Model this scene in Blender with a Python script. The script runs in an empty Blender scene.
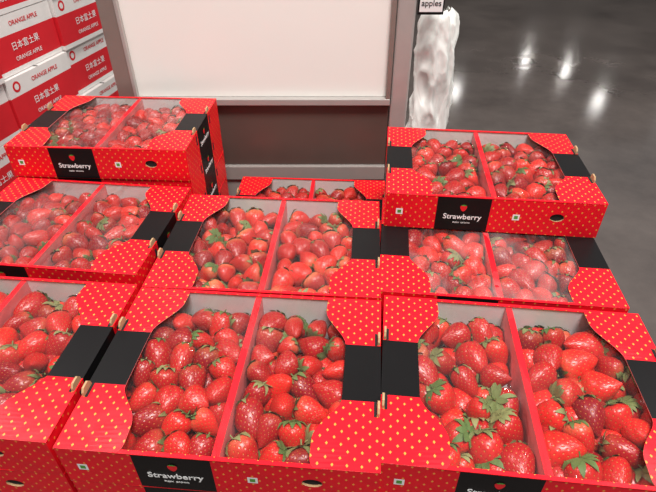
import bpy, math, random
import numpy as np
from mathutils import Vector, Matrix, noise

random.seed(5); rng=np.random.RandomState(7)
S=bpy.context.scene
S.view_settings.view_transform='Standard'
COL=S.collection
W,D,H=0.404,0.300,0.075
PITCH=0.0757
CZ=1.488
TOPZ=CZ-0.588

# ---------------------------------------------------------------- materials
def newmat(name):
    m=bpy.data.materials.new(name); m.use_nodes=True
    nt=m.node_tree; b=nt.nodes['Principled BSDF']
    return m,nt,b
def N(nt,t,**k):
    n=nt.nodes.new(t)
    for a,v in k.items(): setattr(n,a,v)
    return n
def math_(nt,op,a,b=None,clamp=False):
    n=N(nt,'ShaderNodeMath',operation=op); n.use_clamp=clamp
    for i,x in enumerate((a,b)):
        if x is None: continue
        if isinstance(x,(int,float)): n.inputs[i].default_value=x
        else: nt.links.new(x,n.inputs[i])
    return n.outputs[0]
def mixc(nt,f,a,b):
    n=N(nt,'ShaderNodeMix',data_type='RGBA')
    for i,x in ((0,f),(6,a),(7,b)):
        if isinstance(x,(int,float)): n.inputs[i].default_value=x
        elif isinstance(x,tuple): n.inputs[i].default_value=x+(1,) if len(x)==3 else x
        else: nt.links.new(x,n.inputs[i])
    return n.outputs[2]
def simple(name,col,rough=0.5,metal=0.0,noise_amt=0.08,nscale=30,spec=0.5):
    m,nt,b=newmat(name)
    tc=N(nt,'ShaderNodeTexCoord'); no=N(nt,'ShaderNodeTexNoise'); no.inputs['Scale'].default_value=nscale
    no.inputs['Detail'].default_value=3
    nt.links.new(tc.outputs['Object'],no.inputs['Vector'])
    c=mixc(nt,no.outputs[0],tuple(x*(1-noise_amt) for x in col),tuple(min(1,x*(1+noise_amt)) for x in col))
    nt.links.new(c,b.inputs['Base Color'])
    b.inputs['Roughness'].default_value=rough; b.inputs['Metallic'].default_value=metal
    b.inputs['Specular IOR Level'].default_value=spec
    return m

def dotted():
    m,nt,b=newmat('red_dotted_board')
    uv=N(nt,'ShaderNodeUVMap'); uv.uv_map='UVMap'
    sep=N(nt,'ShaderNodeSeparateXYZ'); nt.links.new(uv.outputs[0],sep.inputs[0])
    s=0.0180
    px=math_(nt,'DIVIDE',sep.outputs[0],s); py=math_(nt,'DIVIDE',sep.outputs[1],s)
    def dia(off):
        fx=math_(nt,'ABSOLUTE',math_(nt,'SUBTRACT',math_(nt,'FRACT',math_(nt,'ADD',px,off+100.0)),0.5))
        fy=math_(nt,'ABSOLUTE',math_(nt,'SUBTRACT',math_(nt,'FRACT',math_(nt,'ADD',py,off+100.0)),0.5))
        return math_(nt,'LESS_THAN',math_(nt,'ADD',fx,math_(nt,'MULTIPLY',fy,0.75)),0.100)
    k=math_(nt,'MAXIMUM',dia(0.0),dia(0.5))
    c=mixc(nt,k,(0.76,0.007,0.018),(0.78,0.30,0.05))
    nt.links.new(c,b.inputs['Base Color']); b.inputs['Roughness'].default_value=0.38
    b.inputs['Specular IOR Level'].default_value=0.2
    no=N(nt,'ShaderNodeTexNoise'); no.inputs['Scale'].default_value=14
    tc=N(nt,'ShaderNodeTexCoord'); nt.links.new(tc.outputs['Object'],no.inputs['Vector'])
    bp=N(nt,'ShaderNodeBump'); bp.inputs['Strength'].default_value=0.3; bp.inputs['Distance'].default_value=0.01
    nt.links.new(no.outputs[0],bp.inputs['Height']); nt.links.new(bp.outputs[0],b.inputs['Normal'])
    return m
M_RED=dotted()
M_PRED=simple('plain_red_board',(0.72,0.010,0.020),0.35,spec=.3)
M_BLACK=simple('black_print',(0.007,0.0065,0.007),0.36,spec=.16)
M_WHITE=simple('white_inner_board',(0.80,0.76,0.76),0.5)
M_KRAFT=simple('kraft_cardboard',(0.42,0.27,0.14),0.8,noise_amt=0.2,nscale=120)
M_DARK=simple('hole_shade_and_seam',(0.01,0.008,0.008),0.9)  # dark colour painted for shade inside holes and slits; also the carton seam
M_TXT=simple('white_ink',(0.85,0.85,0.85),0.5)
M_GREEN=simple('green_ink',(0.08,0.3,0.04),0.5)
M_PINK=simple('cut_board_edge',(0.80,0.20,0.20),0.6)

def ridged(nt,vec,scale,dist,detail=3):
    no=N(nt,'ShaderNodeTexNoise'); no.inputs['Scale'].default_value=scale; no.inputs['Detail'].default_value=detail; no.inputs['Distortion'].default_value=dist
    nt.links.new(vec,no.inputs['Vector'])
    a=math_(nt,'ABSOLUTE',math_(nt,'SUBTRACT',no.outputs[0],0.5))
    return math_(nt,'SUBTRACT',1.0,math_(nt,'MINIMUM',math_(nt,'MULTIPLY',a,6.0),1.0))

def film_mat(name,haze,gloss,rough,wr):
    m,nt,b=newmat(name)
    nt.nodes.remove(b)
    out=nt.nodes['Material Output']
    tr=N(nt,'ShaderNodeBsdfTransparent'); tr.inputs[0].default_value=(0.98,0.98,0.98,1)
    gl=N(nt,'ShaderNodeBsdfGlossy'); gl.inputs['Roughness'].default_value=rough
    di=N(nt,'ShaderNodeBsdfDiffuse'); di.inputs[0].default_value=(0.9,0.9,0.9,1)
    tc=N(nt,'ShaderNodeTexCoord')
    mp=N(nt,'ShaderNodeMapping'); mp.inputs['Scale'].default_value=(16,6,10); mp.inputs['Rotation'].default_value=(0,0,0.6)
    oi=N(nt,'ShaderNodeObjectInfo')
    va=N(nt,'ShaderNodeVectorMath',operation='ADD'); nt.links.new(tc.outputs['Object'],va.inputs[0]); nt.links.new(oi.outputs['Random'],va.inputs[1])
    nt.links.new(va.outputs[0],mp.inputs[0])
    no=N(nt,'ShaderNodeTexNoise'); no.inputs['Scale'].default_value=1.0; no.inputs['Detail'].default_value=4; no.inputs['Distortion'].default_value=1.2
    nt.links.new(mp.outputs[0],no.inputs['Vector'])
    rg=ridged(nt,mp.outputs[0],.8,1.5,2)
    hh=math_(nt,'ADD',no.outputs[0],math_(nt,'MULTIPLY',rg,.09))
    bp=N(nt,'ShaderNodeBump'); bp.inputs['Strength'].default_value=wr; bp.inputs['Distance'].default_value=0.02
    nt.links.new(hh,bp.inputs['Height']); nt.links.new(bp.outputs[0],gl.inputs['Normal'])
    fr=N(nt,'ShaderNodeFresnel'); fr.inputs[0].default_value=1.45; nt.links.new(bp.outputs[0],fr.inputs['Normal'])
    f=math_(nt,'MULTIPLY',fr.outputs[0],gloss,True)
    n2=N(nt,'ShaderNodeTexNoise'); n2.inputs['Scale'].default_value=9; n2.inputs['Detail'].default_value=5
    nt.links.new(va.outputs[0],n2.inputs['Vector'])
    mr=N(nt,'ShaderNodeMapRange'); nt.links.new(n2.outputs[0],mr.inputs[0]); mr.inputs[1].default_value=.45; mr.inputs[2].default_value=.72
    mr.inputs[3].default_value=haze*.12; mr.inputs[4].default_value=haze
    hz=math_(nt,'ADD',mr.outputs[0],math_(nt,'MULTIPLY',math_(nt,'POWER',rg,4.0),haze*.25))  # wrinkle highlights painted as white diffuse streaks along the ridges
    m1=N(nt,'ShaderNodeMixShader'); nt.links.new(hz,m1.inputs[0])
    nt.links.new(tr.outputs[0],m1.inputs[1]); nt.links.new(di.outputs[0],m1.inputs[2])
    m2=N(nt,'ShaderNodeMixShader'); nt.links.new(f,m2.inputs[0])
    nt.links.new(m1.outputs[0],m2.inputs[1]); nt.links.new(gl.outputs[0],m2.inputs[2])
    nt.links.new(m2.outputs[0],out.inputs[0])
    return m
M_FILM=film_mat('clear_film',.02,.85,.07,.55)
M_FILM2=film_mat('misted_film',.15,1.0,.12,.6)
M_FILM3=film_mat('glare_haze_film',.07,1.3,.07,.6)  # white haze patches painted in for glare on the lid, gloss raised too

def berry_mat():
    m,nt,b=newmat('strawberry_skin')
    uv=N(nt,'ShaderNodeUVMap'); uv.uv_map='UVMap'
    sep=N(nt,'ShaderNodeSeparateXYZ'); nt.links.new(uv.outputs[0],sep.inputs[0])
    px=math_(nt,'MULTIPLY',sep.outputs[0],14.0); py=math_(nt,'MULTIPLY',sep.outputs[1],8.0)
    def dot(off):
        fx=math_(nt,'SUBTRACT',math_(nt,'FRACT',math_(nt,'ADD',px,off)),0.5)
        fy=math_(nt,'SUBTRACT',math_(nt,'FRACT',math_(nt,'ADD',py,off)),0.5)
        fx=math_(nt,'MULTIPLY',fx,1.3)
        return math_(nt,'SQRT',math_(nt,'ADD',math_(nt,'MULTIPLY',fx,fx),math_(nt,'MULTIPLY',fy,fy)))
    d=math_(nt,'MINIMUM',dot(0.0),dot(0.5))
    seed=math_(nt,'LESS_THAN',d,0.10)
    att=N(nt,'ShaderNodeAttribute'); att.attribute_name='tint'
    sa=N(nt,'ShaderNodeSeparateColor'); nt.links.new(att.outputs['Color'],sa.inputs[0])
    base=mixc(nt,sa.outputs[0],(0.24,0.003,0.009),(0.66,0.020,0.014))
    ramp=N(nt,'ShaderNodeMapRange'); nt.links.new(sep.outputs[1],ramp.inputs[0])
    ramp.inputs[1].default_value=0.05; ramp.inputs[2].default_value=0.50; ramp.inputs[3].default_value=1; ramp.inputs[4].default_value=0
    sh=math_(nt,'MULTIPLY',ramp.outputs[0],sa.outputs[1],True)
    base=mixc(nt,sh,base,(0.80,0.30,0.13))
    pit=math_(nt,'LESS_THAN',d,0.19)
    base=mixc(nt,math_(nt,'MULTIPLY',pit,.30),base,(0.18,0.002,0.004))
    col=mixc(nt,math_(nt,'MULTIPLY',seed,0.75),base,(0.60,0.22,0.05))
    nt.links.new(col,b.inputs['Base Color'])
    b.inputs['Roughness'].default_value=0.30
    b.inputs['Specular IOR Level'].default_value=0.40
    hgt=math_(nt,'MINIMUM',math_(nt,'MULTIPLY',d,4.0),1.0)
    bp=N(nt,'ShaderNodeBump'); bp.inputs['Strength'].default_value=0.42; bp.inputs['Distance'].default_value=0.001
    nt.links.new(hgt,bp.inputs['Height']); nt.links.new(bp.outputs[0],b.inputs['Normal'])
    return m
def leaf_mat():
    m,nt,b=newmat('calyx_leaf')
    att=N(nt,'ShaderNodeAttribute'); att.attribute_name='tint'
    sa=N(nt,'ShaderNodeSeparateColor'); nt.links.new(att.outputs['Color'],sa.inputs[0])
    c=mixc(nt,sa.outputs[2],(0.085,0.15,0.035),(0.25,0.25,0.10))
    nt.links.new(c,b.inputs['Base Color']); b.inputs['Roughness'].default_value=0.6
    return m
M_BERRY=berry_mat(); M_LEAF=leaf_mat()

# ---------------------------------------------------------------- mesh builder
class MB:
    def __init__(s): s.v=[];s.f=[];s.m=[];s.uv=[]
    def poly(s,pts,mat):
        i=len(s.v); pts=[Vector(p) for p in pts]; s.v+=pts
        s.f.append(list(range(i,i+len(pts)))); s.m.append(mat)
        n=Vector((0,0,0))
        for k in range(len(pts)):
            a=pts[k];c=pts[(k+1)%len(pts)]; n+=a.cross(c)
        ax=max(range(3),key=lambda q:abs(n[q]))
        for p in pts:
            s.uv.append((p.y,p.z) if ax==0 else (p.x,p.z) if ax==1 else (p.x,p.y))
    def box(s,x0,x1,y0,y1,z0,z1,mat,top=None,bot=None):
        P=lambda x,y,z:(x,y,z)
        s.poly([P(x0,y0,z0),P(x1,y0,z0),P(x1,y0,z1),P(x0,y0,z1)],mat)
        s.poly([P(x1,y1,z0),P(x0,y1,z0),P(x0,y1,z1),P(x1,y1,z1)],mat)
        s.poly([P(x0,y1,z0),P(x0,y0,z0),P(x0,y0,z1),P(x0,y1,z1)],mat)
        s.poly([P(x1,y0,z0),P(x1,y1,z0),P(x1,y1,z1),P(x1,y0,z1)],mat)
        s.poly([P(x0,y0,z1),P(x1,y0,z1),P(x1,y1,z1),P(x0,y1,z1)],mat if top is None else top)
        s.poly([P(x0,y1,z0),P(x1,y1,z0),P(x1,y0,z0),P(x0,y0,z0)],mat if bot is None else bot)
    def mesh(s,name,mats):
        me=bpy.data.meshes.new(name); me.from_pydata(s.v,[],s.f)
        for m in mats: me.materials.append(m)
        me.polygons.foreach_set('material_index',s.m)
        u=me.uv_layers.new(name='UVMap'); u.data.foreach_set('uv',[c for p in s.uv for c in p])
        me.update(); return me
def obj(name,data,parent=None,loc=(0,0,0),rot=(0,0,0)):
    o=bpy.data.objects.new(name,data); COL.objects.link(o)
    o.location=loc; o.rotation_euler=rot
    if parent: o.parent=parent
    return o

RED,PRED,BLK,WHT,KRA,DRK,PNK,TXT,GRN=range(9)
MATS=[M_RED,M_PRED,M_BLACK,M_WHITE,M_KRAFT,M_DARK,M_PINK,M_TXT,M_GREEN]
def carton(full,lift=0.0):
    b=MB(); t=0.0035; hx,hy=W/2,D/2
    def longwall(sgn):
        def P(x,z,d=0): return (sgn*x,-sgn*(hy-d),z)
        segs=[(-hx,-0.105,RED),(-0.105,-0.005,BLK),(-0.005,0.095,RED),(0.145,hx,RED)]
        for x0,x1,m in segs:
            b.poly([P(x0,0),P(x1,0),P(x1,H),P(x0,H)],m)
        x0,x1=0.095,0.145; cx,cz=0.12,0.040; rx,rz=0.013,0.0085; n=24
        ell=[(cx+rx*math.cos(2*math.pi*k/n),cz+rz*math.sin(2*math.pi*k/n)) for k in range(n)]
        def rectpt(k):
            c,s_=math.cos(2*math.pi*k/n),math.sin(2*math.pi*k/n)
            kx=((x1-cx)/c if c>1e-9 else (x0-cx)/c if c<-1e-9 else 1e9)
            kz=((H-cz)/s_ if s_>1e-9 else (0-cz)/s_ if s_<-1e-9 else 1e9)
            q=min(kx,kz); return (cx+q*c,cz+q*s_)
        for k in range(n):
            a,c=ell[k],ell[(k+1)%n]; r0,r1=rectpt(k),rectpt((k+1)%n)
            pts=[P(*a)]+[P(*r0)]
            if abs(r0[0]-r1[0])>1e-6 and abs(r0[1]-r1[1])>1e-6:
                cxn=x1 if max(r0[0],r1[0])>cx+0.0249 else x0
                czn=H if (r0[1]+r1[1])/2>cz else 0
                pts.append(P(cxn,czn))
            pts+= [P(*r1),P(*c)]
            b.poly(pts,RED)
            b.poly([P(*a),P(*c),P(c[0],c[1],.003),P(a[0],a[1],.003)],KRA)
        b.poly([P(p[0],p[1],.003) for p in ell],DRK)  # dark cap painted for the shaded interior behind the finger hole
        for sx in (-0.175,0.045):
            b.poly([P(sx-.0065,.030,-.0003),P(sx+.0065,.030,-.0003),P(sx+.0065,.043,-.0003),P(sx-.0065,.043,-.0003)],TXT)
            b.poly([P(sx-.0035,.033,-.0005),P(sx+.0035,.033,-.0005),P(sx+.0035,.040,-.0005),P(sx-.0035,.040,-.0005)],GRN)
        b.poly([P(hx-t,.003,t),P(-hx+t,.003,t),P(-hx+t,H,t),P(hx-t,H,t)],WHT)
        b.poly([P(-hx,H),P(hx,H),P(hx,H,t),P(-hx,H,t)],PNK)
    def sidewall(sgn):
        def P(y,z,d=0): return (sgn*(hx-d),sgn*y,z)
        for y0,y1,m in ((-hy,-0.05,RED),(-0.05,0.05,BLK),(0.05,hy,RED)):
            b.poly([P(y0,0),P(y1,0),P(y1,H),P(y0,H)],m)
        for sy in (-0.062,0.062):
            b.poly([P(sy-.004,.045,-.0003),P(sy+.004,.045,-.0003),P(sy+.004,.066,-.0003),P(sy-.004,.066,-.0003)],DRK)  # flat dark patch painted as the shade of a tab slot
        b.poly([P(hy-t,.003,t),P(-hy+t,.003,t),P(-hy+t,H,t),P(hy-t,H,t)],WHT)
        b.poly([P(-hy,H),P(hy,H),P(hy,H,t),P(-hy,H,t)],PNK)
    for s in (1,-1): longwall(s); sidewall(s)
    b.poly([(-hx,hy,0),(hx,hy,0),(hx,-hy,0),(-hx,-hy,0)],KRA)
    b.poly([(-hx+t,-hy+t,.003),(hx-t,-hy+t,.003),(hx-t,hy-t,.003),(-hx+t,hy-t,.003)],WHT)
    b.box(-.0050,.0050,-hy+t,hy-t,.003,H-.003,PNK,top=PRED)
    def inn(y):
        a=abs(y)
        if a<=.05: return .052
        if a<.115:
            q=(a-.05)/.065; q=q**.9; q=q*q*(3-2*q); return .052+q*.034
        if a>.138:
            q=(a-.138)/.012; return .086-.006*q*q
        return .086
    ys=sorted(set([-hy,hy]+[round(-.15+.00625*i,5) for i in range(49)]+[-.05,.05]))
    ys=[y for y in ys if -hy<=y<=hy]
    def zt_(y):
        a=abs(y); return lift*max(0,math.sin(math.pi*min(1,max(0,(a-.05)/.10))))
    zt,zb=H+.0006,H-.0006
    for sx in (1,-1):
        for y0,y1 in zip(ys[:-1],ys[1:]):
            m=BLK if abs((y0+y1)/2)<.05 else RED
            xo=sx*(hx+.0006); a=sx*(hx-inn(y0)); c=sx*(hx-inn(y1))
            l0,l1=zt_(y0),zt_(y1)
            mx0=(a*.45+xo*.55); mx1=(c*.45+xo*.55)
            q=[(mx0,y0,zt+l0*.2),(xo,y0,zt),(xo,y1,zt),(mx1,y1,zt+l1*.2)]
            if sx<0: q=q[::-1]
            b.poly(q,m)
            q=[(a,y0,zt+l0),(mx0,y0,zt+l0*.2),(mx1,y1,zt+l1*.2),(c,y1,zt+l1)]
            if sx<0: q=q[::-1]
            b.poly(q,m)
            b.poly([(a,y0,zb+l0),(a,y0,zt+l0),(c,y1,zt+l1),(c,y1,zb+l1)],PNK)
            b.poly([(a,y0,zb+l0),(mx0,y0,zb+l0*.2),(mx1,y1,zb+l1*.2),(c,y1,zb+l1)],WHT)
            b.poly([(mx0,y0,zb+l0*.2),(xo,y0,zb),(xo,y1,zb),(mx1,y1,zb+l1*.2)],WHT)
            b.poly([(xo,y0,zb),(xo,y1,zb),(xo,y1,zt),(xo,y0,zt)],m)
    for sy in (1,-1):
        y0,y1=sorted((sy*(hy+.0005),sy*(hy-.005)))
        b.box(-hx+.07,hx-.07,y0,y1,H-.001,H+.0003,RED)
    if full:
        for sx in (1,-1):
            for sy in (1,-1):
                x0,x1=sorted((sx*(hx-.001),sx*(hx-.004)))
                yc=sy*.062; pr=[(-.011,0),(.011,0),(.0105,.006),(.006,.0115),(-.006,.0115),(-.0105,.006)]
                A=[(x0,yc+p,zt+q) for p,q in pr]; B=[(x1,yc+p,zt+q) for p,q in pr]
                b.poly(A,KRA); b.poly(B[::-1],KRA)
                for k in range(6):
                    b.poly([A[k],A[(k+1)%6],B[(k+1)%6],B[k]],KRA)
                xs=sorted((sx*(hx-.0045),sx*(hx-.0085)))
                b.poly([(xs[0],yc-.012,zt+.0006),(xs[1],yc-.012,zt+.0006),(xs[1],yc+.012,zt+.0006),(xs[0],yc+.012,zt+.0006)],DRK)  # flat dark strip painted as the shade in the tab slit
    return b.mesh('carton_full' if full else 'carton_stacked',MATS)
ME_FULL=carton(True,.0045); ME_COV=carton(False); ME_STACK=ME_COV

def icon_mesh():
    b=MB(); pts=[]
    prof=[(0,-.0085),(.003,-.0065),(.0058,-.002),(.0065,.002),(.0050,.0045),(.002,.005),(0,.0045)]
    pts=[(x,0,z) for x,z in prof]+[(-x,0,z) for x,z in prof[-2:0:-1]]
    b.poly(pts,PRED)
    for a in (-60,-25,0,25,60):
        r=math.radians(a); dx,dz=math.sin(r),math.cos(r)
        c=(0,-.0002,.0042)
        tip=(dx*.006,-.0003,.0042+dz*.0035)
        b.poly([c,(tip[0]*.5+dz*.0012,-.0003,.0042+(tip[2]-.0042)*.5-dx*.0012),tip,(tip[0]*.5-dz*.0012,-.0003,.0042+(tip[2]-.0042)*.5+dx*.0012)],GRN)
    return b.mesh('label_icon',MATS)
ME_ICON=icon_mesh()
def font(body,size,mat,bold=0.0):
    c=bpy.data.curves.new('txt_'+body[:6],'FONT'); c.body=body; c.size=size; c.align_x='CENTER'; c.align_y='CENTER'
    c.extrude=0.0001; c.offset=bold; c.resolution_u=3; c.materials.append(mat); return c
F_STRAW=font('Strawberry',0.0160,M_TXT,0.0002)
F_SUB=font('FRESH  GROWN',0.0045,M_TXT)

def labels(par,z=0):
    hy=D/2; hx=W/2
    obj('label_text',F_STRAW,par,(-.055,-hy-.0006,.031+z),(math.pi/2,0,0))
    obj('label_subtext',F_SUB,par,(-.055,-hy-.0006,.018+z),(math.pi/2,0,0))
    obj('label_icon',ME_ICON,par,(-.055,-hy-.0008,.052+z))
def sidelabels(par,z=0):
    hx=W/2
    obj('side_text',F_STRAW,par,(hx+.0008,0,.033+z),(math.pi/2,0,math.pi/2))
    obj('side_icon',ME_ICON,par,(hx+.001,0,.053+z),(0,0,math.pi/2))

# ---------------------------------------------------------------- strawberries
def berry_template(seed):
    r=np.random.RandomState(seed)
    prof=[(0,0),(.0,.28),(.015,.55),(.06,.78),(.14,.93),(.25,1.0),(.38,.99),(.52,.89),(.65,.74),(.77,.56),(.87,.38),(.94,.22),(.985,.09),(1,0)]
    seg=18; V=[]
    R=.0215*r.uniform(.92,1.06); L=.047*r.uniform(.82,1.16); ex=r.uniform(.80,1.0); ph=r.uniform(0,6.28)
    am=r.uniform(.02,.09); k=r.randint(2,4)
    pw=r.uniform(.75,1.25)
    for j,(t,w) in enumerate(prof):
        for i in range(seg):
            a=2*math.pi*i/seg
            q=(w**pw if w>0 else 0)*R*(1+am*math.cos(k*a+ph))
            V.append((q*math.cos(a)+.003*math.sin(3*t+ph),q*math.sin(a)*ex,(0.45-t)*L))
    faces=[];uvs=[];mats=[]
    n=len(prof)
    arc=[0]
    for j in range(1,n):
        arc.append(arc[-1]+math.hypot((prof[j][0]-prof[j-1][0])*L,(prof[j][1]-prof[j-1][1])*R))
    arc=[x/arc[-1] for x in arc]
    for j in range(n-1):
        for i in range(seg):
            i2=(i+1)%seg
            faces.append((j*seg+i,(j+1)*seg+i,(j+1)*seg+i2,j*seg+i2)); mats.append(0)
            uvs+= [(i/seg,arc[j]),(i/seg,arc[j+1]),((i+1)/seg,arc[j+1]),((i+1)/seg,arc[j])]
    z0=.45*L
    ox=.003*math.sin(ph)
    nl=r.randint(9,13)
    def surf(s):
        tt=[(0,0,0),(.3,.36,0),(.6,.70,.035),(.8,.88,.10),(1.0,1.0,.22),(1.2,1.03,.34)]
        for (a0,b0,c0),(a1,b1,c1) in zip(tt[:-1],tt[1:]):
            if s<=a1:
                q=(s-a0)/(a1-a0); return b0+(b1-b0)*q, c0+(c1-c0)*q
        return 1.03,.34
    for l in range(nl):
        a=2*math.pi*l/nl+r.uniform(-.25,.25); ln=r.uniform(.75,1.15); wd=r.uniform(.0032,.0050); lift=r.uniform(0,.0030)
        if r.rand()<.25: lift+=.004
        base=len(V); st=[(0.05,.5),(.35,1.0),(.62,.95),(.85,.5),(1.0,.0)]
        for q,wf in st:
            rf,dp=surf(q*ln)
            rad=rf*R*1.03+.0007
            z=z0-dp*L+.0013+lift*q*q
            cx,cy=ox+rad*math.cos(a),rad*math.sin(a)*ex
            sx,sy=-math.sin(a)*wd*wf,math.cos(a)*wd*wf
            V.append((cx-sx,cy-sy,z)); V.append((cx,cy,z-.0004)); V.append((cx+sx,cy+sy,z))
        for q in range(4):
            for c in range(2):
                p=base+q*3+c
                faces.append((p,p+1,p+4,p+3)); mats.append(1); uvs+=[(0,0)]*4
    base=len(V); sl=r.uniform(.003,.010); bend=r.uniform(-.005,.005)
    for q in range(3):
        for i in range(5):
            a=2*math.pi*i/5
            V.append((ox+.0011*math.cos(a)+bend*q/2,.0011*math.sin(a),z0+q*sl/2))
    for q in range(2):
        for i in range(5):
            i2=(i+1)%5; faces.append((base+q*5+i,base+q*5+i2,base+(q+1)*5+i2,base+(q+1)*5+i)); mats.append(1); uvs+=[(0,0)]*4
    return np.array(V),np.array(faces),np.array(uvs),np.array(mats)
TEMPL=[berry_template(i+11) for i in range(14)]

def pack(x0,x1,y0,y1,sp,rad):
    P=[];lay=[]
    for L_,z in ((0,.024),(1,.047)):
        nx=max(1,int(round((x1-x0)/sp))); ny=int(round((y1-y0)/sp))
        for i in range(nx):
            for j in range(ny):
                P.append([x0+(i+.5+(.25 if (j+L_)%2 else -.25))*(x1-x0)/nx+rng.uniform(-.009,.009),
                          y0+(j+.5)*(y1-y0)/ny+rng.uniform(-.010,.010),z+rng.uniform(-.004,.004)]); lay.append(L_)
    P=np.array(P); lay=np.array(lay)
    lo=np.array([x0+rad*.95,y0+rad*1.05,rad*1.0+.003]); hi=np.array([x1-rad*.95,y1-rad*1.05,.0490])
    for it in range(50):
        d=P[:,None]-P[None]; r=np.sqrt((d**2).sum(-1))+np.eye(len(P))
        ov=np.clip(2*rad-r,0,None)*(1-np.eye(len(P)))
        P+= (d/r[...,None]*ov[...,None]).sum(1)*.28
        h2=np.tile(hi,(len(P),1)); h2[lay==1,1]-=.012
        P=np.minimum(np.maximum(P,lo),h2)
    return P,lay
def berries(name,seedpale,sp,dark,green):
    Vs=[];Fs=[];Us=[];Ms=[];Ts=[];off=0
    for (x0,x1) in ((-.196,-.007),(.007,.196)):
        P,lay=pack(x0,x1,-.146,.140,sp,sp*.5)
        for p,l in zip(P,lay):
            V,F,U,M=TEMPL[rng.randint(len(TEMPL))]
            az=-math.pi/2+rng.normal(0,1.1)
            if rng.rand()<green:
                el=rng.uniform(-1.0,-.25)
            else:
                el=rng.normal(0.10,.32)
            tip=Vector((math.cos(az)*math.cos(el),math.sin(az)*math.cos(el),math.sin(el)))
            q=(-tip).to_track_quat('Z','Y')
            Rm=np.array((q.to_matrix()@Matrix.Rotation(rng.uniform(0,6.28),3,'Z')))
            sc=sp/.0405*rng.uniform(.82,1.12)
            T=(V*sc)@Rm.T
            T+=p
            zmax=T[:,2].max()
            if zmax>H-.005: T[:,2]-=zmax-(H-.005)
            T[:,2]=np.maximum(T[:,2],.004)
            T[:,0]=np.clip(T[:,0],x0,x1); T[:,1]=np.clip(T[:,1],-.146,.146)
            Vs.append(T); Fs.append(F+off); off+=len(V); Us.append(U); Ms.append(M)
            tint=np.array([min(1,max(0,rng.normal(.62-dark,.34))),max(0,rng.normal(seedpale,.30)),rng.rand()**1.3,1])
            Ts.append(np.tile(tint,(len(V),1)))
    V=np.concatenate(Vs);F=np.concatenate(Fs);U=np.concatenate(Us);M=np.concatenate(Ms);T=np.concatenate(Ts)
    me=bpy.data.meshes.new(name); me.from_pydata(V.tolist(),[],F.tolist())
    me.materials.append(M_BERRY); me.materials.append(M_LEAF)
    me.polygons.foreach_set('material_index',M.astype(np.int32))
    me.polygons.foreach_set('use_smooth',np.ones(len(F),dtype=bool))
    uv=me.uv_layers.new(name='UVMap'); uv.data.foreach_set('uv',U.astype(np.float32).ravel())
    at=me.color_attributes.new('tint','FLOAT_COLOR','POINT'); at.data.foreach_set('color',T.astype(np.float32).ravel())
    me.update(); return me

def film_mesh(seed,mat):
    nx,ny=36,28; V=[];F=[]
    for j in range(ny+1):
        for i in range(nx+1):
            x=-.196+.392*i/nx; y=-.146+.292*j/ny
            e=min(1,min(abs(abs(x)-.196),abs(abs(y)-.146))/.03)
            z=H-.0016-e*.0012+e*.0012*noise.noise(Vector((x*22+seed,y*14,seed*3.1)))
            V.append((x,y,z))
    for j in range(ny):
        for i in range(nx):
            a=j*(nx+1)+i; F.append((a,a+1,a+nx+2,a+nx+1))
    me=bpy.data.meshes.new('film'); me.from_pydata(V,[],F); me.materials.append(mat)
    me.polygons.foreach_set('use_smooth',[True]*len(F)); me.update(); return me

# ---------------------------------------------------------------- boxes
TOP=[('C1',-.127,.497,0,-4.7,.08,.0410,.12,.24,M_FILM),
     ('R1', .279,.472,0,-6.2,.00,.0450,.02,.50,M_FILM),
     ('L1',-.541,.539,0,-5.2,.00,.0415,.05,.12,M_FILM),
     ('C2',-.104,.801,0,-4.0,.65,.0390,-.10,.42,M_FILM),
     ('R2', .303,.782,0,-6.0,.10,.0400,.05,.50,M_FILM2),
     ('L2',-.521,.868,0,-6.5,.10,.0390,.10,.15,M_FILM3),
     ('C3',-.050,1.150,-2,-3.5,.2,.040,.1,.3,M_FILM),
     ('LU',-.503,1.183,1,-3.0,.15,.0390,.10,.3,M_FILM3),
     ('RU', .327,.975,1,-5.8,.10,.0395,.10,.48,M_FILM)]
n=0
for key,x,y,lev,rot,pale,sp,dark,gr,fm in TOP:
    n+=1
    e=bpy.data.objects.new('strawberry_box',None); COL.objects.link(e); e.empty_display_size=.05
    e.location=(x,y,TOPZ+lev*PITCH-H); e.rotation_euler=(0,0,math.radians(rot))
    obj('carton',ME_COV if key=='R2' else ME_FULL,e)
    obj('strawberries',berries('strawberries',pale,sp,dark,gr),e)
    obj('film_window',film_mesh(n*7.3,fm),e)
    labels(e); sidelabels(e)
stack=bpy.data.objects.new('strawberry_box_stack',None); COL.objects.link(stack)
COLS=[(t[1],t[2],t[3],t[4]) for t in TOP if t[0] not in('RU','LU')]+[(.366,1.093,1,-6.0),(-.503,1.185,1,-3.0)]
for x,y,lev,rot in COLS:
    for k in range(1,12):
        z=TOPZ+lev*PITCH-H-k*PITCH
        if z<.13: break
        jit=random.uniform(-.0015,.0015)
        c=obj('carton',ME_STACK,stack,(x+jit,y+random.uniform(-.0015,.0015),z),(0,0,math.radians(rot+random.uniform(-.3,.3))))
        if k<3: labels(c); sidelabels(c)
BASEZ=TOPZ-H-9*PITCH

# ---------------------------------------------------------------- pallet
M_WOOD=simple('pallet_wood',(0.36,0.24,0.13),0.8,noise_amt=.35,nscale=18)
b=MB()
px0,px1,py0,py1=-.78,.56,.30,1.36; pz=BASEZ
for i in range(9):
    xx=px0+i*(px1-px0-.1)/8; b.box(xx,xx+.10,py0,py1,pz-.022,pz-.001,0)
for yy in (py0,(py0+py1)/2-.04,py1-.08):
    b.box(px0,px1,yy,yy+.08,pz-.042,pz-.022,0)
    for xx in (px0,(px0+px1)/2-.05,px1-.1): b.box(xx,xx+.10,yy,yy+.08,.018,pz-.042,0)
    b.box(px0,px1,yy,yy+.08,0.001,.018,0)
obj('wooden_pallet',b.mesh('pallet',[M_WOOD]))

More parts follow.
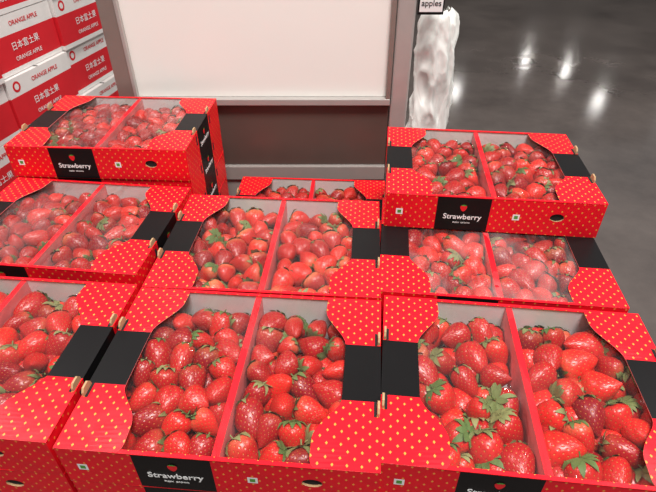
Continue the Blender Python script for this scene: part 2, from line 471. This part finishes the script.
# ---------------------------------------------------------------- floor + far wall
def floor_mat():
    m,nt,b=newmat('polished_concrete')
    tc=N(nt,'ShaderNodeTexCoord')
    n1=N(nt,'ShaderNodeTexNoise'); n1.inputs['Scale'].default_value=1.3; n1.inputs['Detail'].default_value=8; n1.inputs['Roughness'].default_value=.65
    n2=N(nt,'ShaderNodeTexNoise'); n2.inputs['Scale'].default_value=14; n2.inputs['Detail'].default_value=6
    for q in (n1,n2): nt.links.new(tc.outputs['Object'],q.inputs['Vector'])
    mr=N(nt,'ShaderNodeMapRange'); nt.links.new(n1.outputs[0],mr.inputs[0]); mr.inputs[1].default_value=.3; mr.inputs[2].default_value=.7
    c=mixc(nt,mr.outputs[0],(0.060,0.049,0.046),(0.140,0.116,0.106))
    c=mixc(nt,math_(nt,'MULTIPLY',n2.outputs[0],.4),c,(0.07,0.062,0.060))
    nt.links.new(c,b.inputs['Base Color'])
    r=N(nt,'ShaderNodeMapRange'); nt.links.new(n1.outputs[0],r.inputs[0]); r.inputs[3].default_value=.07; r.inputs[4].default_value=.15
    nt.links.new(r.outputs[0],b.inputs['Roughness'])
    b.inputs['Specular IOR Level'].default_value=.35
    return m
b=MB(); b.poly([(-16,-8,0),(20,-8,0),(20,30,0),(-16,30,0)],0)
obj('floor',b.mesh('floor',[floor_mat()]))
M_WALL=simple('painted_wall',(0.16,0.15,0.14),0.8)
b=MB(); b.box(-16,20,30,30.2,0,13,0); obj('wall_back',b.mesh('wall_back',[M_WALL]))

# ---------------------------------------------------------------- partition
M_BOARD=simple('white_board',(0.94,0.93,0.885),0.5,noise_amt=.03,nscale=4)
M_FRAME=simple('brushed_frame',(0.28,0.225,0.20),0.4,metal=.3)
M_FRAME2=simple('pale_frame',(0.48,0.45,0.43),0.35,metal=.3)
M_BROWN=simple('brown_lacquer',(0.115,0.080,0.068),0.33,noise_amt=.25,nscale=5)
M_GREY=simple('grey_plinth',(0.33,0.30,0.28),0.45)
par=bpy.data.objects.new('display_partition',None); COL.objects.link(par)
def part(name,x0,x1,y0,y1,h1,h0,mat,bev=.0015):
    q=MB(); q.box(x0,x1,y0,y1,CZ-h1,CZ-h0,0)
    o=obj(name,q.mesh(name,[mat]),par)
    w=o.modifiers.new('w','WELD'); m=o.modifiers.new('b','BEVEL'); m.width=bev; m.segments=2
    return o
part('board',-.53,.165,1.415,1.44,.542,-.35,M_BOARD)
part('frame_left',-.580,-.528,1.400,1.455,.560,-.40,M_FRAME,.004)
part('frame_left_lip',-.534,-.526,1.394,1.41,.542,-.40,M_FRAME2,.001)
part('frame_right_inner',.160,.172,1.394,1.455,.560,-.40,M_FRAME,.002)
part('frame_right',.174,.222,1.400,1.455,CZ-.002,-.40,M_FRAME2,.006)
part('frame_top',-.58,.222,1.40,1.455,-.35,-.40,M_FRAME,.003)
part('bottom_rail',-.53,.172,1.392,1.455,.560,.542,M_FRAME2,.002)
part('base_panel',-.57,.172,1.410,1.45,.752,.5605,M_BROWN)
part('base_trim',-.57,.172,1.398,1.45,.80,.753,M_GREY,.003)
part('base_plinth',-.57,.172,1.405,1.45,CZ-.002,.8005,M_GREY)

sg=bpy.data.objects.new('hanging_sign',None); COL.objects.link(sg)
q=MB(); q.box(.226,.292,1.405,1.411,CZ-.325,CZ-.14,0); obj('sign_plate',q.mesh('p',[M_BLACK]),sg)
q=MB(); q.box(.230,.288,1.403,1.4045,CZ-.318,CZ-.15,0); obj('sign_face',q.mesh('p',[M_TXT]),sg)
q=MB(); q.box(.2225,.2265,1.407,1.410,CZ-.20,CZ-.17,0); obj('sign_bracket',q.mesh('p',[M_FRAME2]),sg)
f=font('apples',0.020,M_BLACK,.0002); obj('sign_text',f,sg,(.259,1.4025,CZ-.298),(math.pi/2,0,0))

def bag():
    m,nt,b_=newmat('clear_plastic_bag')
    b_.inputs['Base Color'].default_value=(.93,.94,.91,1); b_.inputs['Roughness'].default_value=.38
    b_.inputs['Specular IOR Level'].default_value=.35
    tc=N(nt,'ShaderNodeTexCoord')
    mp=N(nt,'ShaderNodeMapping'); mp.inputs['Scale'].default_value=(1.4,1.4,.6); nt.links.new(tc.outputs['Object'],mp.inputs[0])
    r1=ridged(nt,mp.outputs[0],9,1.0,2)
    al=math_(nt,'ADD',.60,math_(nt,'MULTIPLY',r1,.35),True); nt.links.new(al,b_.inputs['Alpha'])
    bp=N(nt,'ShaderNodeBump'); bp.inputs['Strength'].default_value=.35; bp.inputs['Distance'].default_value=.010
    nt.links.new(r1,bp.inputs['Height']); nt.links.new(bp.outputs[0],b_.inputs['Normal'])
    V=[];F=[];nu,nv=64,150; HT=CZ-.335-.002
    prof=[(0,.030),(.012,.050),(.03,.057),(.10,.060),(.16,.056),(.22,.062),(.4,.066),(.6,.068),(.8,.068),(.95,.066),(.985,.055),(1,.004)]
    for j in range(nv+1):
        t=j/nv
        for k in range(len(prof)-1):
            if prof[k][0]<=t<=prof[k+1][0]:
                q=(t-prof[k][0])/(prof[k+1][0]-prof[k][0]); r=prof[k][1]*(1-q)+prof[k+1][1]*q
        for i in range(nu):
            a=2*math.pi*i/nu
            p=Vector((math.cos(a)*1.8,math.sin(a)*1.8,t*13))
            cr=abs(noise.noise(p))+.3*abs(noise.noise(p*1.9))
            rr=r*(1.06-.36*cr+.14*noise.noise(Vector((math.cos(a),math.sin(a),t*8))))
            rr=min(rr,.078)
            top=.012*noise.noise(Vector((math.cos(a)*3,math.sin(a)*3,5)))*max(0,1-t*20)
            V.append((rr*math.cos(a),rr*.8*math.sin(a),HT*(1-t)+top))
    for j in range(nv):
        for i in range(nu):
            i2=(i+1)%nu; F.append((j*nu+i,(j+1)*nu+i,(j+1)*nu+i2,j*nu+i2))
    me=bpy.data.meshes.new('bag'); me.from_pydata(V,[],F); me.materials.append(m)
    me.polygons.foreach_set('use_smooth',[True]*len(F)); me.update(); return me
obj('plastic_bag',bag(),None,(.306,1.51,.0015))

# ---------------------------------------------------------------- apple cartons
M_CRED=simple('carton_red',(0.66,0.015,0.025),0.45)
M_CWH=simple('carton_white',(0.78,0.75,0.73),0.5)
CL,CW,CH=.30,.38,.158
def apple_carton():
    b=MB()
    hx,hy=CW/2,CL/2
    zs=[0,.014,.105,CH]
    for sgn in (1,-1):
        for k in range(3):
            mat=1 if k==1 else 0
            b.poly([(sgn*hx,-sgn*hy,zs[k]),(sgn*hx,sgn*hy,zs[k]),(sgn*hx,sgn*hy,zs[k+1]),(sgn*hx,-sgn*hy,zs[k+1])],mat)
            b.poly([(sgn*hx,sgn*hy,zs[k]),(-sgn*hx,sgn*hy,zs[k]),(-sgn*hx,sgn*hy,zs[k+1]),(sgn*hx,sgn*hy,zs[k+1])],mat)
    b.poly([(-hx,-hy,CH),(hx,-hy,CH),(hx,hy,CH),(-hx,hy,CH)],0)
    b.poly([(-hx,hy,0),(hx,hy,0),(hx,-hy,0),(-hx,-hy,0)],0)
    b.poly([(-hx,-.004,CH+.0004),(hx,-.004,CH+.0004),(hx,.004,CH+.0004),(-hx,.004,CH+.0004)],2)
    n=20; b.poly([(hx+.0006,-.112+.016*math.cos(2*math.pi*k/n),.132+.016*math.sin(2*math.pi*k/n)) for k in range(n)],1)
    b.poly([(hx+.0008,-.112+.009*math.cos(2*math.pi*k/n),.132+.009*math.sin(2*math.pi*k/n)) for k in range(n)],0)
    return b.mesh('apple_carton',[M_CWH,M_CRED,M_DARK])
ME_AC=apple_carton()
F_A=font('ORANGE APPLE',.017,M_TXT,.0000); F_B=font('ORANGE APPLE',.018,M_CRED,.0002); F_C=font('\u65e5\u672c\u5bcc\u58eb\u679c',.025,M_TXT,.0000)
ang=math.atan2(-.203,.979)
for ci,s0 in enumerate((-.42,-.115,.19,.495,.80)):
    s=s0+.15
    for r in range(9):
        j=random.uniform(-.012,.012)
        P=(-.916+.203*s-.979*(CW/2+j),1.6+.979*s+.203*(CW/2+j),.002+r*(CH+.002))
        o=obj('apple_carton',ME_AC,None,P,(0,0,ang))
        if r>=4:
            obj('face_text',F_A,o,(CW/2+.001,.0,.036),(math.pi/2,0,math.pi/2))
            obj('face_title',F_C,o,(CW/2+.001,.0,.070),(math.pi/2,0,math.pi/2))
            obj('band_text',F_B,o,(CW/2+.001,.02,.132),(math.pi/2,0,math.pi/2))

# ---------------------------------------------------------------- lights
def area(name,loc,size,power,rot=(0,0,0),shape='DISK',col=(1,.965,.92)):
    l=bpy.data.lights.new(name,'AREA'); l.shape=shape; l.size=size; l.energy=power; l.color=col
    o=bpy.data.objects.new(name,l); COL.objects.link(o); o.location=loc; o.rotation_euler=rot; return o
area('ceiling_light',(0.4,-.6,5.2),1.4,290)
area('ceiling_light',(-3.0,2.0,5.5),1.2,155)
area('ceiling_light',(3.4,1.6,5.5),1.2,155)
area('ceiling_light',(-5.6,12.6,6),1.4,420)
area('ceiling_light',(-1.2,7.6,6),.6,60)
for x,y in ((5,20),(10.2,19),(9,24),(10.3,22.6),(1.0,17)):
    area('ceiling_light',(x,y,6),.40,26)
w=bpy.data.worlds.new('World'); S.world=w; w.use_nodes=True
bg=w.node_tree.nodes['Background']; bg.inputs[0].default_value=(1.0,0.985,.965,1); bg.inputs[1].default_value=.34

cam=bpy.data.cameras.new('camera'); cam.lens=520/656*36; cam.sensor_width=36; cam.clip_start=.02
co=bpy.data.objects.new('camera',cam); COL.objects.link(co); co.location=(0,0,CZ); co.rotation_euler=(math.radians(53),0,0)
S.camera=co
